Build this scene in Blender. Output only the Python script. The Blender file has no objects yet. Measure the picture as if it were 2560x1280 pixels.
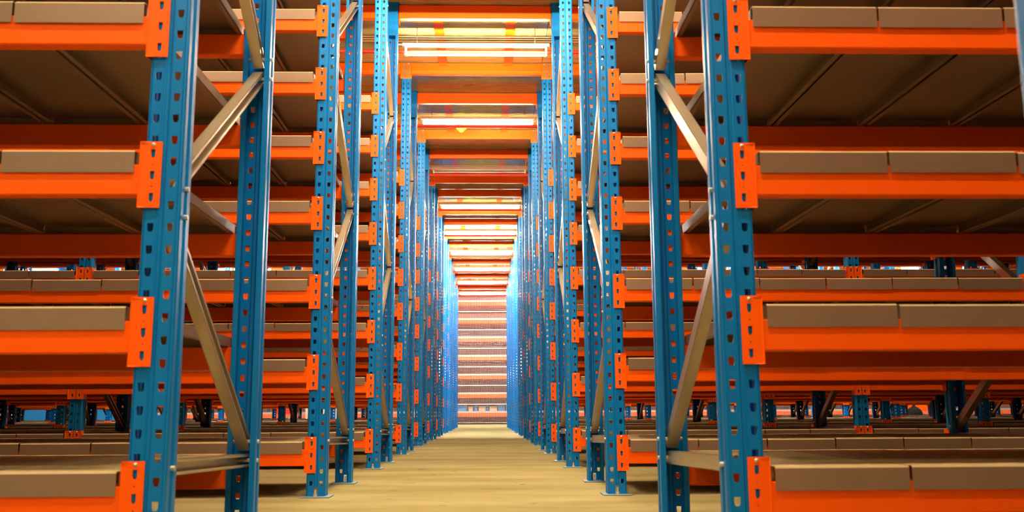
import bpy, bmesh, math, random
from mathutils import Vector, Matrix
random.seed(7)
S = bpy.context.scene
C = S.collection

# ------------------------------------------------------------------ camera
CAMZ = 0.35
F = 2376.4
YAW, PITCH, ROLL = 0.02829, 0.16336, -0.00578
cd = bpy.data.cameras.new('camera')
cam = bpy.data.objects.new('camera', cd); C.objects.link(cam)
cd.sensor_width = 36.0; cd.lens = F / 2560 * 36.0; cd.clip_start = 0.02; cd.clip_end = 200
cam.location = (0, 0, CAMZ)
fw = Vector((math.sin(YAW) * math.cos(PITCH), math.cos(YAW) * math.cos(PITCH), math.sin(PITCH)))
rt = Vector((math.cos(YAW), -math.sin(YAW), 0))
up = rt.cross(fw)
cr, sr = math.cos(ROLL), math.sin(ROLL)
rt2 = rt * cr + up * sr
up2 = -rt * sr + up * cr
cam.matrix_world = Matrix.Translation(cam.location) @ Matrix((rt2, up2, -fw)).transposed().to_4x4()
S.camera = cam
cd.dof.use_dof = True; cd.dof.focus_distance = 7.0; cd.dof.aperture_fstop = 6.3

# ------------------------------------------------------------------ world / exposure
w = bpy.data.worlds.new('world'); S.world = w; w.use_nodes = True
w.node_tree.nodes['Background'].inputs[0].default_value = (1.0, 0.85, 0.65, 1)
w.node_tree.nodes['Background'].inputs[1].default_value = 0.02
S.view_settings.view_transform = 'Standard'; S.view_settings.look = 'None'
S.view_settings.gamma = 1; S.view_settings.use_curve_mapping = False
S.view_settings.exposure = 0.22
S.cycles.max_bounces = 8; S.cycles.diffuse_bounces = 5; S.cycles.glossy_bounces = 3
S.cycles.sample_clamp_indirect = 6.0
WARM = (1.0, 0.77, 0.48); WHITE = (1.0, 0.92, 0.84)
TUBE = 500.0
FILL = 430.0

# ------------------------------------------------------------------ materials
def nt(name):
    m = bpy.data.materials.new(name); m.use_nodes = True
    return m, m.node_tree.nodes, m.node_tree.links, m.node_tree.nodes['Principled BSDF']
def mat(name, col, rough=0.5, metal=0.0, var=0.0, noise=0.0, nscale=(8, 8, 8), bump=0.0, bscale=60, coat=0, spec=None):
    m, n, l, b = nt(name)
    b.inputs['Base Color'].default_value = (*col, 1)
    b.inputs['Roughness'].default_value = rough; b.inputs['Metallic'].default_value = metal
    if coat: b.inputs['Coat Weight'].default_value = coat; b.inputs['Coat Roughness'].default_value = 0.15
    if spec is not None: b.inputs['Specular IOR Level'].default_value = spec
    tc = n.new('ShaderNodeTexCoord')
    if var or noise:
        hsv = n.new('ShaderNodeHueSaturation'); hsv.inputs['Color'].default_value = (*col, 1)
        add = n.new('ShaderNodeMath'); add.operation = 'ADD'; add.inputs[0].default_value = 1 - var / 2 - noise / 2
        if var:
            oi = n.new('ShaderNodeObjectInfo'); mu = n.new('ShaderNodeMath'); mu.operation = 'MULTIPLY'
            mu.inputs[1].default_value = var; l.new(oi.outputs['Random'], mu.inputs[0]); l.new(mu.outputs[0], add.inputs[1])
        else: add.inputs[1].default_value = 0
        src = add.outputs[0]
        if noise:
            mp = n.new('ShaderNodeMapping'); mp.inputs['Scale'].default_value = nscale
            nz = n.new('ShaderNodeTexNoise'); nz.inputs['Detail'].default_value = 5; nz.inputs['Scale'].default_value = 1
            l.new(tc.outputs['Object'], mp.inputs[0]); l.new(mp.outputs[0], nz.inputs['Vector'])
            mu2 = n.new('ShaderNodeMath'); mu2.operation = 'MULTIPLY_ADD'; mu2.inputs[1].default_value = noise
            l.new(nz.outputs['Fac'], mu2.inputs[0]); l.new(src, mu2.inputs[2]); src = mu2.outputs[0]
        l.new(src, hsv.inputs['Value']); l.new(hsv.outputs[0], b.inputs['Base Color'])
    if bump:
        nb = n.new('ShaderNodeTexNoise'); nb.inputs['Scale'].default_value = bscale; nb.inputs['Detail'].default_value = 3
        l.new(tc.outputs['Object'], nb.inputs['Vector'])
        bp = n.new('ShaderNodeBump'); bp.inputs['Strength'].default_value = bump; bp.inputs['Distance'].default_value = 0.004
        l.new(nb.outputs['Fac'], bp.inputs['Height']); l.new(bp.outputs[0], b.inputs['Normal'])
    return m
M_BLUE = mat('blue_powder_coat', (0.0, 0.165, 0.53), 0.34, 0, var=0.06, spec=0.22, bump=0.15, bscale=40)
M_ORANGE = mat('orange_powder_coat', (1.0, 0.118, 0.0), 0.42, 0, spec=0.22, var=0.05, noise=0.05, nscale=(2, 8, 8), bump=0.06, bscale=30)
M_GALV = mat('galvanised_sheet', (0.26, 0.178, 0.125), 0.38, 0.3, var=0.28, noise=0.22, nscale=(5, 5, 9), bump=0.06, bscale=25)
M_TOPLIT = mat('sheet_painted_toplight', (0.50, 0.40, 0.22), 0.85, spec=0.2, noise=0.25, nscale=(3, 3, 3))  # paler copy of the sheet for deck tops, light put into its colour
M_BRACE = mat('galvanised_brace', (0.66, 0.58, 0.42), 0.3, 0.75, var=0.1, noise=0.2, nscale=(9, 9, 3))
M_ZINC = mat('zinc_fixings', (0.8, 0.76, 0.68), 0.35, 0.6)
M_FOOT = mat('footplate_steel', (0.20, 0.33, 0.42), 0.5, 0.3, noise=0.3)
M_RED = mat('red_pipe_paint', (0.75, 0.03, 0.01), 0.35)
M_WHITE = mat('white_enamel', (0.82, 0.74, 0.66), 0.4)
M_GREY = mat('grey_plastic', (0.32, 0.34, 0.36), 0.5)
M_YEL = mat('yellow_plastic', (0.65, 1.0, 0.06), 0.35)
M_CABLE = mat('cable_sheath', (0.55, 0.32, 0.12), 0.5)
M_WIRE = mat('white_mesh_wire', (0.85, 0.80, 0.76), 0.4, 0.2)
M_WALL = mat('painted_wall', (0.72, 0.66, 0.58), 0.8, noise=0.1, nscale=(.5, .5, .5))
M_FDECK = mat('far_deck_sheet', (0.50, 0.40, 0.36), 0.5)
M_DARK = mat('dark_wall', (0.45, 0.13, 0.07), 0.8)
M_PANELW = mat('white_panel', (0.85, 0.84, 0.82), 0.5)
M_BIN = mat('blue_plastic_bin', (0.01, 0.22, 0.6), 0.45)
M_BLACK = mat('black_plastic', (0.012, 0.012, 0.012), 0.9, spec=0.1)
M_CARD = mat('cardboard', (0.55, 0.40, 0.26), 0.8, noise=0.2)
M_SRED = mat('sign_red', (0.8, 0.02, 0.02), 0.5); M_SBLUE = mat('sign_blue', (0.05, 0.1, 0.6), 0.5)

def emis(name, col, s):
    m, n, l, b = nt(name); b.inputs['Base Color'].default_value = (0.9, 0.9, 0.9, 1)
    b.inputs['Emission Color'].default_value = (*col, 1); b.inputs['Emission Strength'].default_value = s
    return m
M_FILLREAR = emis('fill_tube_rear', WARM, FILL)
M_TUBEN = emis('tube_glow_near', WARM, TUBE * 2.3)
M_FILLSIDE = emis('fill_tube_side', WARM, TUBE * 0.8)
M_TUBEX = emis('tube_glow_bright', WHITE, TUBE * 7.0)
M_TUBE = emis('tube_glow', WARM, TUBE); M_TUBEW = emis('tube_glow_cool', WHITE, TUBE * 1.2)

def chipboard():
    m, n, l, b = nt('varnished_board')
    tc = n.new('ShaderNodeTexCoord'); mp = n.new('ShaderNodeMapping'); mp.inputs['Scale'].default_value = (1.2, 7, 1)
    l.new(tc.outputs['Object'], mp.inputs[0])
    wv = n.new('ShaderNodeTexNoise'); wv.inputs['Scale'].default_value = 2.2; wv.inputs['Detail'].default_value = 6
    wv.inputs['Distortion'].default_value = 2.5
    l.new(mp.outputs[0], wv.inputs['Vector'])
    rp = n.new('ShaderNodeValToRGB'); rp.color_ramp.elements[0].position = 0.3; rp.color_ramp.elements[0].color = (0.25, 0.21, 0.06, 1)
    rp.color_ramp.elements[1].position = 0.62; rp.color_ramp.elements[1].color = (0.41, 0.35, 0.13, 1)
    l.new(wv.outputs['Fac'], rp.inputs[0]); l.new(rp.outputs[0], b.inputs['Base Color'])
    b.inputs['Roughness'].default_value = 0.2; b.inputs['Specular IOR Level'].default_value = 0.8
    return m
M_BOARD = chipboard()
def floor_mat():
    m, n, l, b = nt('sealed_concrete')
    tc = n.new('ShaderNodeTexCoord')
    mp = n.new('ShaderNodeMapping'); mp.inputs['Scale'].default_value = (0.7, 2.0, 1); l.new(tc.outputs['Object'], mp.inputs[0])
    n1 = n.new('ShaderNodeTexNoise'); n1.inputs['Scale'].default_value = 1.6; n1.inputs['Detail'].default_value = 8; l.new(mp.outputs[0], n1.inputs['Vector'])
    rp = n.new('ShaderNodeValToRGB'); e = rp.color_ramp.elements
    e[0].position = 0.33; e[0].color = (0.26, 0.225, 0.105, 1); e[1].position = 0.62; e[1].color = (0.36, 0.32, 0.165, 1)
    l.new(n1.outputs['Fac'], rp.inputs[0])
    n2 = n.new('ShaderNodeTexNoise'); n2.inputs['Scale'].default_value = 9; n2.inputs['Detail'].default_value = 4; l.new(tc.outputs['Object'], n2.inputs['Vector'])
    r2 = n.new('ShaderNodeValToRGB'); q = r2.color_ramp.elements
    q[0].position = 0.27; q[0].color = (0.35, 0.3, 0.25, 1); q[1].position = 0.36; q[1].color = (1, 1, 1, 1)
    l.new(n2.outputs['Fac'], r2.inputs[0])
    mx = n.new('ShaderNodeMix'); mx.data_type = 'RGBA'; mx.blend_type = 'MULTIPLY'; mx.inputs[0].default_value = 0.6
    l.new(rp.outputs[0], mx.inputs[6]); l.new(r2.outputs[0], mx.inputs[7]); l.new(mx.outputs[2], b.inputs['Base Color'])
    b.inputs['Roughness'].default_value = 0.8; b.inputs['Specular IOR Level'].default_value = 0.0
    nb = n.new('ShaderNodeTexNoise'); nb.inputs['Scale'].default_value = 45; l.new(tc.outputs['Object'], nb.inputs['Vector'])
    bp = n.new('ShaderNodeBump'); bp.inputs['Strength'].default_value = 0.08; bp.inputs['Distance'].default_value = 0.004
    l.new(nb.outputs['Fac'], bp.inputs['Height']); l.new(bp.outputs[0], b.inputs['Normal'])
    return m
M_FLOOR = floor_mat()

# ------------------------------------------------------------------ mesh helpers
class MB:
    def __init__(s): s.v = []; s.f = []
    def box(s, x0, x1, y0, y1, z0, z1):
        k = len(s.v)
        s.v += [(x, y, z) for z in (z0, z1) for y in (y0, y1) for x in (x0, x1)]
        s.f += [tuple(k + i for i in q) for q in ((0, 2, 3, 1), (4, 5, 7, 6), (0, 1, 5, 4), (2, 6, 7, 3), (0, 4, 6, 2), (1, 3, 7, 5))]
        return s
    def tube(s, a, b, r, n=10, cap=True):
        a, b = Vector(a), Vector(b); d = (b - a).normalized()
        u = d.orthogonal().normalized(); w_ = d.cross(u); k = len(s.v)
        for p in (a, b):
            for i in range(n):
                t = 2 * math.pi * i / n; s.v.append(tuple(p + (u * math.cos(t) + w_ * math.sin(t)) * r))
        for i in range(n):
            j = (i + 1) % n; s.f.append((k + i, k + j, k + n + j, k + n + i))
        if cap: s.f.append(tuple(k + i for i in range(n))[::-1]); s.f.append(tuple(k + n + i for i in range(n)))
        return s
    def lathe(s, prof, n=14, c=(0, 0, 0)):
        k = len(s.v)
        for r, z in prof:
            for i in range(n):
                t = 2 * math.pi * i / n; s.v.append((c[0] + r * math.cos(t), c[1] + r * math.sin(t), c[2] + z))
        for a in range(len(prof) - 1):
            for i in range(n):
                j = (i + 1) % n; s.f.append((k + a * n + i, k + a * n + j, k + (a + 1) * n + j, k + (a + 1) * n + i))
        s.f.append(tuple(k + i for i in range(n))[::-1]); s.f.append(tuple(k + (len(prof) - 1) * n + i for i in range(n)))
        return s
    def mesh(s, name, m, smooth=False):
        me = bpy.data.meshes.new(name); me.from_pydata(s.v, [], s.f); me.materials.append(m)
        bm = bmesh.new(); bm.from_mesh(me); bmesh.ops.recalc_face_normals(bm, faces=bm.faces); bm.to_mesh(me); bm.free()
        if smooth:
            for p in me.polygons: p.use_smooth = True
        me.update(); return me
def obj(name, me, parent=None, loc=(0, 0, 0), rot=None):
    o = bpy.data.objects.new(name, me); C.objects.link(o)
    if parent is not None: o.parent = parent
    o.location = loc
    if rot is not None: o.rotation_euler = rot
    return o
def tag(o, label=None, cat=None, group=None, kind=None):
    if label: o['label'] = label
    if cat: o['category'] = cat
    if group: o['group'] = group
    if kind: o['kind'] = kind
    return o
def bevelled(mb, name, m, wdt):
    me = mb.mesh(name, m); bm = bmesh.new(); bm.from_mesh(me)
    bmesh.ops.bevel(bm, geom=bm.edges[:], offset=wdt, segments=1, affect='EDGES'); bm.to_mesh(me); bm.free(); return me

# ------------------------------------------------------------------ dimensions (metres, floor at z = 0)
Y1, P, D = 2.084, 2.069, 0.858
XL, XR = -0.7195, 0.5615            # centres of the uprights beside the aisle
BAY = 1.9; UW = 0.083; UD = 0.070
TOP1 = CAMZ - 0.097
LEV = [TOP1 + 0.05 * k for k in (0, 7, 14, 21, 27, 33, 39, 45)]
ZTOP = CAMZ + 3.150                 # top of the floor beams
UH = ZTOP - 0.004
def rowY(r): return Y1 + (r - 1) * P

# upright: cold rolled section with two columns of slots
def holed_strip(bm, x0, x1, cx, z0, n, pitch, poly, y=0.0):
    for k in range(n):
        a, b = z0 + k * pitch, z0 + (k + 1) * pitch; c = (a + b) / 2
        TL, TR, BR, BL = [bm.verts.new(p) for p in ((x0, y, b), (x1, y, b), (x1, y, a), (x0, y, a))]
        p = [bm.verts.new((cx + px, y, c + pz)) for px, pz in poly]
        for f in ((TL, TR, p[1], p[0]), (TR, BR, p[3], p[2], p[1]), (BR, BL, p[4], p[3]), (BL, TL, p[0], p[5], p[4])): bm.faces.new(f)
SLOT = ((-.0072, .0095), (.0072, .0095), (.0068, -.003), (.0045, -.0095), (-.0045, -.0095), (-.0068, -.003))
def upright_mesh(height, notch=True):
    bm = bmesh.new(); h = UW / 2
    n = int(height / 0.05); z0 = -0.006 + TOP1 % 0.05 - 0.0
    z0 = (TOP1 + 0.025) % 0.05      # slot centres line up with the connectors
    zc0 = z0 - 0.025 if z0 >= 0.025 else z0 + 0.025
    zc0 = z0
    n = int((height - zc0) / 0.05)
    a = h - 0.007; g = 0.0075
    for s in (-1, 1):
        x0, x1 = (-a, -g) if s < 0 else (g, a)
        holed_strip(bm, x0, x1, s * 0.0215, zc0, n, 0.05, SLOT)
        def quad(xa, ya, xb, yb, za, zb):
            bm.faces.new([bm.verts.new(q) for q in ((xa, ya, za), (xb, yb, za), (xb, yb, zb), (xa, ya, zb))])
        zt = zc0 + n * 0.05
        if zt < height: quad(x0, 0, x1, 0, zt, height)
        quad(x0, 0, x1, 0, 0.0, zc0)
        lo = 0.035 if notch else 0
        pts = [(g, 0), (g - .003, .004), (0, .004)]
        for i in range(2): quad(s * pts[i][0], pts[i][1], s * pts[i + 1][0], pts[i + 1][1], lo, height)
        pts = [(a, 0), (h - .002, .002), (h, .008), (h, .024), (h - .005, .030), (h - .005, .042), (h, .048), (h, .068), (h - .002, UD), (h - .016, UD)]
        for i in range(len(pts) - 1): quad(s * pts[i][0], pts[i][1], s * pts[i + 1][0], pts[i + 1][1], 0, height)
    bmesh.ops.remove_doubles(bm, verts=bm.verts[:], dist=1e-5)
    bmesh.ops.recalc_face_normals(bm, faces=bm.faces[:])
    bmesh.ops.solidify(bm, geom=bm.faces[:], thickness=0.0022)
    me = bpy.data.meshes.new('upright'); bm.to_mesh(me); bm.free(); me.materials.append(M_BLUE); return me
ME_UP = upright_mesh(UH)

b = MB(); b.box(-.062, .062, -.028, .098, 0, .006); b.tube((0, -.012, .005), (0, -.012, .016), .008, 6); b.tube((0, -.012, .016), (0, -.012, .034), .004, 6)
ME_FOOT = bevelled(MB().box(-.062, .062, -.028, .098, 0, .006), 'base_plate', M_FOOT, .0015)
ME_ANCHOR = b = MB().tube((0, -.014, .005), (0, -.014, .016), .008, 6).tube((0, -.014, .016), (0, -.014, .034), .004, 6).mesh('anchor_bolt', M_ZINC)
b = MB().box(-.036, .036, .006, .064, UH - .26, UH).box(-.052, .052, -.015, .085, UH - .0005, UH + .003)
ME_SLEEVE = b.mesh('top_sleeve', M_BLUE)

# beam end connector: plate with three hook slots and two small holes, plus its side return
OVAL = ((-.0048, .010), (.0048, .010), (.0048, -.004), (.0025, -.0095), (-.0025, -.0095), (-.0048, -.004))
DOT = tuple((.0018 * math.cos(t), .0018 * math.sin(t)) for t in (2.1, 1.05, 0, -1.05, -2.1, 3.14))
CH = 0.151
def connector_mesh():
    bm = bmesh.new(); x0, x1, cx = .0022, .0475, .0215; y = -.0065
    # z slices from the top: pin zone, slot, dot, slot, dot, slot
    sl = [(-.012, 0, None)]
    zs = -.012
    for i, (hgt, poly) in enumerate([(.031, OVAL), (.019, DOT), (.031, OVAL), (.019, DOT), (.031, OVAL)]):
        sl.append((zs - hgt, zs, poly)); zs -= hgt
    sl.append((-CH, zs, None))
    for a, b_, poly in sl:
        if poly is None: bm.faces.new([bm.verts.new(q) for q in ((x0, y, a), (x1, y, a), (x1, y, b_), (x0, y, b_))])
        else: holed_strip(bm, x0, x1, cx, a, 1, b_ - a, poly, y)
    for q in (((x1, y, -CH), (x1, .044, -CH), (x1, .044, 0), (x1, y, 0)),):
        bm.faces.new([bm.verts.new(p) for p in q])
    bmesh.ops.remove_doubles(bm, verts=bm.verts[:], dist=1e-5); bmesh.ops.recalc_face_normals(bm, faces=bm.faces[:])
    bmesh.ops.solidify(bm, geom=bm.faces[:], thickness=.003)
    me = bpy.data.meshes.new('connector'); bm.to_mesh(me); bm.free(); me.materials.append(M_ORANGE); return me
ME_CON = connector_mesh()                         # for the +x side of an upright, facing -y
def mirrored(me, sx=1, sy=1, name=None):
    m2 = me.copy(); m2.name = name or me.name
    m2.transform(Matrix.Diagonal((sx, sy, 1, 1)))
    if sx * sy < 0: m2.flip_normals()
    return m2
CON = {(1, 1): ME_CON, (-1, 1): mirrored(ME_CON, -1), (1, -1): mirrored(ME_CON, 1, -1), (-1, -1): mirrored(ME_CON, -1, -1)}
PIN = MB(); PIN.tube((0, 0, 0), (0, -.004, 0), .0045, 8); PIN.tube((0, -.004, 0), (0, -.0065, 0), .0028, 8)
ME_PIN = PIN.mesh('locking_pin', M_ZINC, True); ME_PINR = mirrored(ME_PIN, 1, -1)
ME_BOLT = MB().tube((-.046, 0, 0), (.046, 0, 0), .006, 6).mesh('bolt', M_ZINC)

BL = BAY - 2 * .048
def beam_mesh(L, z0, z1, dep=.038):
    # box beam with a small inner step; origin at beam centre, front face plane y=-.004
    m = MB(); m.box(-L / 2, L / 2, -.0055, dep - .0055, z0, z1)
    return bevelled(m, 'beam', M_ORANGE, .003)
ME_BEAM = beam_mesh(BL, -.122, -.052)
ME_BEAMR = mirrored(ME_BEAM, 1, -1)
def full_beam():                                   # beam and both of its connectors in one mesh for the far rows
    out = []
    for sy in (1, -1):
        bm = bmesh.new(); bm.from_mesh(ME_BEAM if sy > 0 else ME_BEAMR)
        for sx in (1, -1):
            me = CON[(sx, sy)].copy(); me.transform(Matrix.Translation((-sx * BAY / 2, 0, 0))); bm.from_mesh(me)
        me = bpy.data.meshes.new('beam'); bm.to_mesh(me); bm.free(); me.materials.append(M_ORANGE); out.append(me)
    return out
ME_FB, ME_FBR = full_beam()
# floor beams at the top of the rows
ME_TB = beam_mesh(BL, -.107, 0, .05); ME_TBR = mirrored(ME_TB, 1, -1)
AW = (XR - XL) - 2 * .048
ME_XB = beam_mesh(AW, -.107, 0, .05); ME_XBR = mirrored(ME_XB, 1, -1)

# deck panel: folded steel tray with hanging lips front and back, flanges with returns along its sides
PWD = .2912; PP = .2976
def panel_parts(m, cx, dz=0.0):
    h = PWD / 2; z = -.020 + dz; y0, y1 = -.0105, D + .0105
    k = len(m.v); c = .004
    prof = [(y0, z - .051), (y0, z - c), (y0 + c, z), (y1 - c, z), (y1, z - c), (y1, z - .051),
            (y1 - .002, z - .051), (y1 - .002, z - c), (y1 - c - .001, z - .002), (y0 + c + .001, z - .002), (y0 + .002, z - c), (y0 + .002, z - .051)]
    n = len(prof)
    for x in (cx - h, cx + h): m.v += [(x, a, b_) for a, b_ in prof]
    for i in range(n):
        j = (i + 1) % n; m.f.append((k + i, k + j, k + n + j, k + n + i))
    for o_ in (0, n):
        for i in range(5): m.f.append((k + o_ + i, k + o_ + i + 1, k + o_ + n - 2 - i, k + o_ + n - 1 - i))
    for sx in (-1, 1):
        xa = cx + sx * h
        m.box(min(xa, xa - sx * .002), max(xa, xa - sx * .002), .010, D - .010, z - .030, z - .002)
        m.box(min(xa, xa - sx * .016), max(xa, xa - sx * .016), .010, D - .010, z - .030, z - .028)
    return m
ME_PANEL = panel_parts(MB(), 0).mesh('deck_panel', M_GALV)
m = MB()
for i in range(6): panel_parts(m, (i - 2.5) * PP, random.uniform(-.0015, .0015))
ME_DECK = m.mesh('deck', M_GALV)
for me in (ME_PANEL, ME_DECK):                    # overhead light painted into the upward faces as a paler tan
    me.materials.append(M_TOPLIT)
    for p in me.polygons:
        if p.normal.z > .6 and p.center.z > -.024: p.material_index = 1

# braces: C channel standing between front and rear upright, open towards +x
def brace_mesh(za, zb, name='brace'):
    a, b_ = Vector((0, .045, za)), Vector((0, D - .045, zb)); d = (b_ - a).normalized(); nrm = Vector((0, -d.z, d.y))
    a -= d * .02; b_ += d * .02
    m = MB(); wd, dp, t = .019, .032, .002
    def slab(n0, n1, x0, x1):
        k = len(m.v)
        for p in (a, b_):
            for nn, xx in ((n0, x0), (n1, x0), (n1, x1), (n0, x1)): m.v.append(tuple(p + nrm * nn + Vector((xx, 0, 0))))
        m.f.extend([tuple(k + i for i in q) for q in ((0, 1, 2, 3), (7, 6, 5, 4), (0, 4, 5, 1), (1, 5, 6, 2), (2, 6, 7, 3), (3, 7, 4, 0))])
    slab(-wd, wd, -dp / 2, -dp / 2 + t); slab(-wd, -wd + t, -dp / 2, dp / 2); slab(wd - t, wd, -dp / 2, dp / 2)
    slab(-wd, -wd + .008, dp / 2 - t, dp / 2); slab(wd - .008, wd, dp / 2 - t, dp / 2)
    return m
ZN = [-.125, .46, 1.065, 1.65, 2.235, 2.82]
BR = [(0, CAMZ - .115, CAMZ - .135)]
for i in range(5):
    za, zb = CAMZ + ZN[i] - .0, CAMZ + ZN[i + 1]
    za += .045; zb -= .02
    BR.append((i + 1, zb, za) if i % 2 == 0 else (i + 1, za, zb))
ME_BR = [brace_mesh(za, zb).mesh('brace', M_BRACE) for _, za, zb in BR]
m = MB()
for _, za, zb in BR:
    q = brace_mesh(za, zb); k = len(m.v); m.v += q.v; m.f += [tuple(k + i for i in f) for f in q.f]
ME_BRALL = m.mesh('bracing', M_BRACE)

ORD = ['', 'first', 'second', 'third', 'fourth', 'fifth', 'sixth', 'seventh', 'eighth', 'ninth', 'tenth', 'eleventh']

# ------------------------------------------------------------------ setting
fl = obj('floor', MB().box(-20, 22, -6, 40, -.15, 0).mesh('floor', M_FLOOR)); tag(fl, 'smooth tan concrete warehouse floor running down the aisle', kind='structure')
YEND = rowY(11) + D + .06
ceil = obj('ceiling', None); tag(ceil, 'varnished board underside of the floor above, laid on the orange beams', kind='structure')
ZB = ZTOP + .007
bw, bl = 2.44, P / 2
bme = MB().box(0, bw - .004, 0, bl - .004, 0, .022).mesh('floor_board', M_BOARD)
ny = int((YEND + 4.3) / bl) + 1; ys = rowY(4) - .02 - bl * 12
k = 0
for j in range(int((YEND - ys) / bl + .5)):
    for i in range(16):
        x = -19 + i * bw + (0.0 if j % 2 else .62)
        obj('floor_board', bme, ceil, (x, ys + j * bl, ZB)); k += 1
for nm, a in (('wall_left', (-20.2, -20, -6, 40, 0, 8)), ('wall_right', (22, 22.2, -6, 40, 0, 8)), ('wall_back', (-20, 22, 36, 36.2, 0, 8)), ('wall_front', (-20, 22, -6.2, -6, 0, 8))):
    o = obj(nm, MB().box(*a).mesh(nm, M_DARK if nm == 'wall_back' else M_WALL)); tag(o, 'plain painted warehouse wall', kind='structure')
o = obj('trim_1', MB().box(-20, 22, YEND + .02, 36, 6.9, 7.0).mesh('roof', M_WALL)); tag(o, 'pale roof over the far hall', kind='structure')

# ------------------------------------------------------------------ racks
def rack(r, side):
    Y = rowY(r); s = -1 if side == 'L' else 1; X0 = XL if s < 0 else XR
    k = .511 if s < 0 else .567
    nb = max(1, math.ceil((k * (Y + D) + .25 - abs(X0)) / BAY))
    if r == 0: nb = 1
    root = obj('storage_rack', None, None, (X0, Y, 0)); nm = 'left' if s < 0 else 'right'
    if r == 0: lab = 'blue upright and racking cut by the right edge of the photo, beside the camera'
    elif r == 1: lab = f'nearest blue and orange storage rack with steel deck shelves, {nm} of the aisle'
    elif r == 11: lab = f'farthest blue and orange storage rack, {nm} of the aisle before the wire mesh'
    else: lab = f'{ORD[r]} blue and orange storage rack from the front, {nm} of the aisle'
    tag(root, lab, 'rack', 'racks %s of the aisle' % nm)
    near = r <= 3; mid = r <= 4
    for i in range(nb + 1):
        x = s * i * BAY
        for rear in (0, 1):
            u = obj('upright', ME_UP, root, (x, D if rear else 0, .006), (0, 0, math.pi if rear else 0))
            bp = obj('base_plate', ME_FOOT, u, (0, 0, -.006))
            if r <= 4: obj('anchor_bolt', ME_ANCHOR, u, (0, 0, -.006))
            if rear: obj('top_sleeve', ME_SLEEVE, u, (0, 0, 0))
        if r <= 5:
            for j, me in enumerate(ME_BR):
                bo = obj('brace', me, root, (x, 0, 0))
                if near and i <= 1:
                    for yy, zz in ((.045, BR[j][1]), (D - .045, BR[j][2])): obj('bolt', ME_BOLT, bo, (0, yy, zz))
        else:
            obj('bracing', ME_BRALL, root, (x, 0, 0))
    for i in range(nb):
        xm = s * (i + .5) * BAY
        for L, z in enumerate(LEV + [ZTOP]):
            top = L == len(LEV)
            for rear in (0, 1):
                y = D if rear else 0; sy = -1 if rear else 1
                if mid:
                    bme_ = (ME_TBR if rear else ME_TB) if top else (ME_BEAMR if rear else ME_BEAM)
                    bo = obj('beam', bme_, root, (xm, y, z))
                    for sx in (1, -1):
                        obj('connector', CON[(sx, sy)], bo, (-sx * BAY / 2, 0, 0))
                        if near and not rear: obj('locking_pin', ME_PIN, bo, (-sx * (BAY / 2 - .0215), -.004, -.007))
                else:
                    obj('beam', (ME_FBR if rear else ME_FB), root, (xm, y, z if not top else z))
                    if top: obj('beam', (ME_TBR if rear else ME_TB), root, (xm, y, z))
            if top: continue
            if mid:
                for q in range(6):
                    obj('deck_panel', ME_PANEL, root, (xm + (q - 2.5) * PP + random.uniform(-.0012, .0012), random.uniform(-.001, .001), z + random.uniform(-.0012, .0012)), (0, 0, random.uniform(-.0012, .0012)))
            else:
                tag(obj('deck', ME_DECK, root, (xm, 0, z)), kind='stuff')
    return root
for r in range(0, 12):
    for sd in 'LR':
        if r == 0 and sd == 'L': continue
        rack(r, sd)

# ------------------------------------------------------------------ beams across the aisle, support bars, lamps, pipes
XM = (XL + XR) / 2
bar_me = MB()
for r in range(1, 12):
    for rear in (0, 1):
        y = rowY(r) + (D if rear else 0); sy = -1 if rear else 1
        o = obj('crossbeam', ME_XBR if rear else ME_XB, None, (XM, y, ZTOP))
        tag(o, f'orange beam across the aisle overhead at the {"rear" if rear else "front"} of the {ORD[r]} rack row', 'beam', 'beams over the aisle')
        for sx in (1, -1): obj('connector', CON[(sx, sy)], o, (-sx * (XR - XL) / 2, 0, 0))
        if not rear and r <= 6:
            for sx in (1, -1): obj('locking_pin', ME_PIN, o, (-sx * ((XR - XL) / 2 - .0215), -.004, -.007))
def bar_mesh(L):
    m = MB(); m.box(-.04, .04, 0, L, .0005, .0055)
    m.box(-.04, .04, L - .002, L + .0, -.028, .0055)      # hook over the next beam's face
    m.box(-.04, .04, 0, .002, -.02, .0055)
    return m
GL = P - D
ME_BAR = bar_mesh(GL - .012).mesh('support_bar', M_BRACE)
M_BAR = mat('gloss_orange_paint', (1.0, 0.10, 0.0), 0.2, 0); ME_BAR.materials[0] = M_BAR
for r in range(1, 11):
    for X, wd in ((-.385, 'the left one'), (.21, 'the right one')):
        o = obj('support_bar', ME_BAR, None, (X, rowY(r) + D + .006, ZTOP))
        tag(o, f'orange bar under boards between {ORD[r]} and {ORD[r+1]} rack rows, {wd}', 'bar', 'board support bars')

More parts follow.
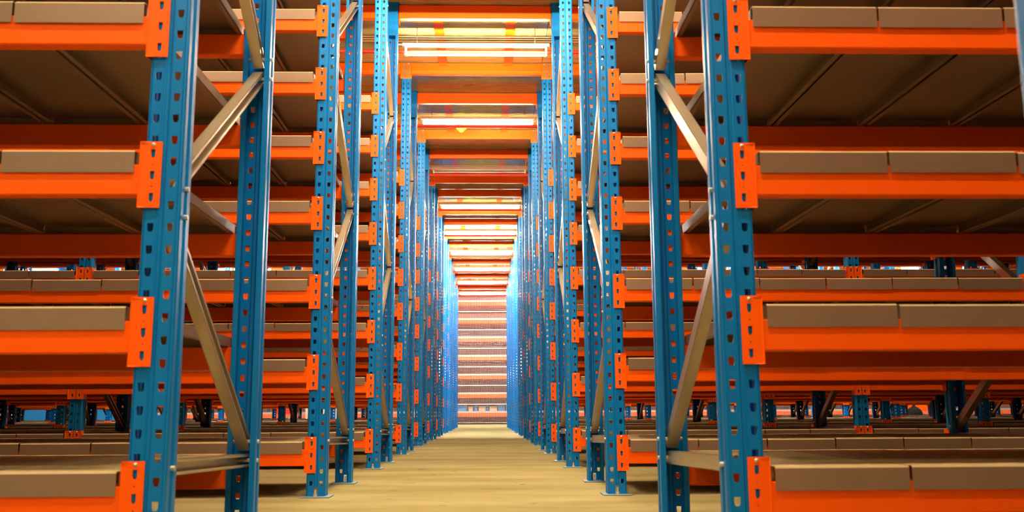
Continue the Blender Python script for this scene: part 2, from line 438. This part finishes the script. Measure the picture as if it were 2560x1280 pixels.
def lamp(x, y, z, lab, on=True, cool=False, L=1.15, mt=None, hang=None, wide=True):
    t = obj('fluorescent_light', None, None, (x, y, z)); tag(t, lab, 'light', 'strip lights')
    h = L / 2 + .03
    obj('housing', bevelled(MB().box(-h, h, -.042, .042, .03, .06) if wide else MB().box(-h, h, -.02, .02, .07, .098), 'housing', M_WHITE, .004), t)
    if on: obj('lamp_tube', MB().tube((-h + .035, 0, 0), (h - .035, 0, 0), .008, 10).mesh('lamp_tube', mt or (M_TUBEW if cool else M_TUBE), True), t)
    else: obj('lamp_tube', MB().tube((-h + .035, 0, 0), (h - .035, 0, 0), .008, 10).mesh('lamp_tube', M_WHITE, True), t)
    for sx in (-1, 1):
        obj('end_holder', MB().box(sx * (h - .028) - .008, sx * (h - .028) + .008, -.014, .014, -.014, .03 if wide else .07).mesh('end_holder', M_WHITE), t)
        obj('hanger', MB().tube((sx * (h - .12), 0, .07), (sx * (h - .12), 0, (hang or ZB) - z), .003, 6).mesh('hanger', M_ZINC), t)
    obj('cable_gland', MB().box(-h - .09, -h, -.012, .012, .04 if wide else .075, .055 if wide else .09).mesh('cable_gland', M_GREY), t)
    return t
for r in range(0, 12):
    ya = rowY(r) + D
    nmr = 'in front of the first rack row' if r == 0 else (f'between {ORD[r]} and {ORD[r+1]} rack rows' if r < 11 else 'beyond the last rack row')
    on = r != 5
    dy, z = (.36, 2.90) if r == 3 else (.47, 3.00)
    lamp(-.075, ya + dy, CAMZ + z, f'{"lit" if on else "unlit"} fluorescent strip light over the aisle {nmr}', on, cool=r in (7, 8, 9, 10, 11), mt=M_TUBEX if r == 7 else (M_TUBEN if r < 3 else None), wide=r != 3)
    if r in (0, 1, 2, 4, 5):  # side-aisle lamps added to brighten decks away from the main aisle
        for sx, wd in ((-1, 'left'), (1, 'right')):
            lamp(sx * 2.15, ya + .47, CAMZ + 3.0, f'added lit strip light {nmr}, {wd} side aisle', True, mt=M_FILLSIDE)
    if 6 <= r < 11:
        for k2, X in enumerate((2.9, 5.1, 7.3, 9.5)):
            if X > .55 * (ya + dy) or (k2 + r) % 2: continue
            for sx, wd in ((-1, 'left'), (1, 'right')):
                lamp(sx * X, ya + dy, CAMZ + z, f'added lit strip light {nmr}, {("nearest", "second", "third", "fourth")[k2]} place {wd} of the aisle', True, cool=True, mt=M_TUBEX if r == 7 else None)
for r in range(2, 12):
    ya = rowY(r) + D; nmr = f'between {ORD[r]} and {ORD[r+1]} rack rows' if r < 11 else 'beyond the last rack row'
    hw = .57 * ya + 1
    o = obj('sprinkler_pipe', MB().tube((-hw, 0, 0), (hw, 0, 0), .0165, 12, True).mesh('sprinkler_pipe', M_RED, True), None, (0, ya + .42, CAMZ + 2.95))
    tag(o, f'red sprinkler pipe running across overhead {nmr}', 'pipe', 'red pipes')
    for k2, xx in enumerate((-hw + .5, -2.0, 2.0, hw - .5)):
        obj('pipe_hanger', MB().tube((xx, 0, .01), (xx, 0, ZB - CAMZ - 2.95), .004, 6).tube((xx - .012, 0, 0), (xx + .012, 0, 0), .021, 10).mesh('pipe_hanger', M_ZINC), o)
    for q, (dy, dz) in enumerate(((.20, 3.04), (.225, 3.03), (.25, 3.02))):
        c = obj('ceiling_cable', MB().tube((-hw, 0, 0), (hw, 0, 0), .004, 6).mesh('ceiling_cable', M_CABLE, True), None, (0, ya + dy + .12, CAMZ + dz))
        tag(c, f'thin brown cable across overhead {nmr}, {("highest", "middle", "lowest")[q]} of three', 'cable', 'overhead cables')
def detector(x, y, z, mt, lab, s=1.0):
    t = obj('ceiling_detector', None, None, (x, y, z)); tag(t, lab, 'detector')
    obj('detector_base', MB().lathe([(.052 * s, 0), (.056 * s, -.006), (.056 * s, -.016), (.04 * s, -.030)], 18).mesh('detector_base', mt, True), t)
    obj('detector_head', MB().lathe([(.030 * s, -.028), (.032 * s, -.038), (.024 * s, -.05), (.008 * s, -.058)], 18).mesh('detector_head', mt, True), t)
    obj('mounting_stem', MB().tube((0, 0, 0), (0, 0, ZB - z), .006, 8).mesh('mounting_stem', M_WHITE), t)
detector(-.264, 10.1, CAMZ + 3.10, M_YEL, 'yellow domed detector hanging before the fifth orange crossbeam')
detector(-.255, 14.2, CAMZ + 3.12, M_YEL, 'yellow domed detector hanging before the seventh orange crossbeam')
detector(-.285, 18.3, CAMZ + 3.14, M_YEL, 'yellow domed detector hanging before the ninth orange crossbeam')
detector(-.20, 22.6, CAMZ + 3.13, M_WHITE, 'white detector hanging before the last crossbeams')

# ------------------------------------------------------------------ far rack behind wire mesh
YM = 30.0
root = obj('mesh_backed_rack', None, None, (0, YM, 0)); tag(root, 'long orange and white rack behind wire mesh at the end of the aisle', 'rack')
far_lv = [CAMZ + z for z in (-.005, .575, 1.155, 1.745, 2.33, 2.90, 3.47, 4.03)]
bays = [(-15.35 + i * 2.7) for i in range(12)]
upm = MB()
for z in (0,):
    upm.box(-.05, .05, 0, .09, 0, 4.6)
ME_FU = upm.mesh('upright', M_BLUE)
ME_FBm = bevelled(MB().box(0, 2.6, 0, .05, -.115, 0), 'beam', M_ORANGE, .004)
ME_FD = MB().box(0, 2.68, 0, 1.1, .0, .03).box(0, 2.68, -.004, 0, -.0, .055).mesh('deck', M_FDECK)
ME_FD2 = MB().box(0, 2.68, 0, 1.1, .0, .03).mesh('deck', M_FDECK)
def meshpanel(wd, ht):
    m = MB(); n = int(wd / .05)
    for i in range(n + 1): m.box(i * .05 - .0015, i * .05 + .0015, 0, .003, 0, ht)
    for j in range(int(ht / .05) + 1): m.box(0, wd, -.003, 0, j * .05 - .0015, j * .05 + .0015)
    for z in (0, ht): m.box(0, wd, -.006, .004, z - .006, z + .006)
    return m.mesh('mesh_panel', M_WIRE)
ME_MP = meshpanel(2.65, .57)
for x in bays:
    obj('upright', ME_FU, root, (x - .05, .02, 0)); obj('upright', ME_FU, root, (x - .05, 1.05, 0))
    for dy in (1.45, 2.6):
        obj('upright', ME_FU, root, (x - .05, dy, 0))
    for z in far_lv:
        for dy in (1.5, 2.65): obj('beam', ME_FBm, root, (x, dy, z + .03))
        obj('deck', ME_FD2, root, (x - .04, 1.5, z + .035))
        obj('beam', ME_FBm, root, (x, .03, z)); obj('beam', ME_FBm, root, (x, 1.05, z)); obj('deck', ME_FD, root, (x - .04, .03, z + .005))
    for j in range(7):
        tag(obj('mesh_panel', ME_MP, root, (x - .03 + (.25 if j % 2 else .22), -.008, .045 + j * .58)), kind='stuff')
# bins and cartons on its lowest shelf
def tote(x, wd, ht, mt, lab, cat='bin', y=YM + .25, z=far_lv[0] + .036):
    m = MB(); m.box(-wd / 2, wd / 2, 0, .3, 0, ht * .88); m.box(-wd / 2 - .012, wd / 2 + .012, -.012, .312, ht * .88, ht)
    t = obj('storage_bin' if cat == 'bin' else 'carton', bevelled(m, 'bin', mt, .006), None, (x, y, z)); tag(t, lab, cat); return t
for x, wd, ht, mt, lab, cat in ((-.80, .40, .20, M_BIN, 'blue bin behind the mesh, leftmost on the lowest shelf seen down the aisle', 'bin'),
        (-.47, .14, .17, M_CARD, 'pinkish carton behind the mesh beside the leftmost blue bin', 'carton'),
        (-.31, .09, .20, M_BIN, 'narrow blue bin behind the mesh between two cartons, left one', 'bin'),
        (-.11, .22, .17, M_CARD, 'pinkish carton behind the mesh in the middle of the lowest shelf', 'carton'),
        (.06, .07, .20, M_BIN, 'narrow blue bin behind the mesh right of the middle carton', 'bin'),
        (.24, .24, .17, M_CARD, 'pinkish carton behind the mesh, rightmost of three', 'carton'),
        (.50, .20, .20, M_BIN, 'blue bin behind the mesh right of the cartons', 'bin'),
        (.76, .24, .32, M_BIN, 'tall blue bin behind the mesh at the aisle\'s right end', 'bin')):
    tote(x, wd, ht, mt, lab, cat)

# things in the far hall, seen in the slot between the shelves
o = obj('partition_panel', bevelled(MB().box(-.45, .45, -.03, .03, 0, 1.6), 'p', M_BIN, .01), None, (-13.0, 28.4, 0)); tag(o, 'plain blue partition panel in the far hall, leftmost', 'panel')
o = obj('partition_panel', bevelled(MB().box(-.55, .55, -.03, .03, 0, 1.6), 'p', M_BIN, .01), None, (-11.3, 28.4, 0)); tag(o, 'plain blue partition panel in the far hall behind the double posts at far left', 'panel')
o = obj('partition_panel', bevelled(MB().box(-.10, .10, -.05, .05, 0, 1.7), 'p', M_PANELW, .01), None, (-13.75, 28.4, 0)); tag(o, 'narrow white post beside the leftmost blue partition panel', 'panel')
sg = obj('warning_sign', None, None, (-5.75, 28.3, 0)); tag(sg, 'red, white and blue sign board low in the far hall left of the aisle', 'sign')
obj('sign_board', bevelled(MB().box(-.36, .36, 0, .02, .35, .85), 'sb', M_SRED, .004), sg)
obj('sign_field', MB().box(-.28, .28, -.004, 0, .50, .74).mesh('sf', M_PANELW), sg)
obj('sign_stripe', MB().box(-.24, .24, -.007, -.004, .55, .68).mesh('ss', M_SBLUE), sg)
obj('sign_post', MB().box(-.02, .02, .02, .05, 0, .6).mesh('sp', M_GREY), sg)
o = obj('partition_panel', bevelled(MB().box(-.5, .5, -.03, .03, 0, 1.4), 'p', M_WALL, .01), None, (-4.8, 28.5, 0)); tag(o, 'cream partition panel right beside the red and blue sign', 'panel')
for x, wd, mt, lab in ((9.9, .5, M_BIN, 'blue panel in the far hall right of the aisle, nearest to the mesh'), (12.0, .34, M_BIN, 'slim blue panel beside the black sack in the far hall'), (14.3, .4, M_BIN, 'blue panel in the far hall near the right edge of the photo')):
    o = obj('partition_panel', bevelled(MB().box(-wd / 2, wd / 2, -.03, .03, 0, 1.5), 'p', mt, .01), None, (x, 28.3, 0)); tag(o, lab, 'panel')
sk = MB().lathe([(.16, 0), (.22, .12), (.24, .24), (.20, .36), (.10, .44), (.04, .47), (.06, .54), (.02, .56)], 16)
o = obj('black_sack', sk.mesh('black_sack', M_BLACK, True), None, (12.6, 28.0, .0)); tag(o, 'tied black sack standing in the far hall right of the aisle', 'sack')
o = obj('orange_barrier', bevelled(MB().box(-.5, .5, -.02, .02, .35, .95).box(-.46, -.40, -.02, .02, 0, .36).box(.40, .46, -.02, .02, 0, .36), 'ob', M_ORANGE, .006), None, (13.3, 28.9, 0)); tag(o, 'orange board barrier behind the black sack', 'barrier')
# lamps of the far hall
for i, X in enumerate((-12.5, -8, -3.2, 1.2, 5.5, 10, 14.5)):
    lamp(X, 27.0, 5.4, f'strip light high in the far hall, {("first","second","third","fourth","fifth","sixth","seventh")[i]} from the left', True, True, 1.5, hang=6.9, mt=M_TUBEX)

# added unseen strip lights behind the camera, to brighten the rack fronts
for i, (X, Yb) in enumerate(((.3, -.75), (-1.6, -.75), (2.4, -.75), (.3, -2.8))):
    lamp(X, Yb, CAMZ + 2.85, f'added unseen strip light behind the camera, {("above the aisle", "over the left bay", "over the right bay", "farthest back")[i]}', True, mt=M_FILLREAR)
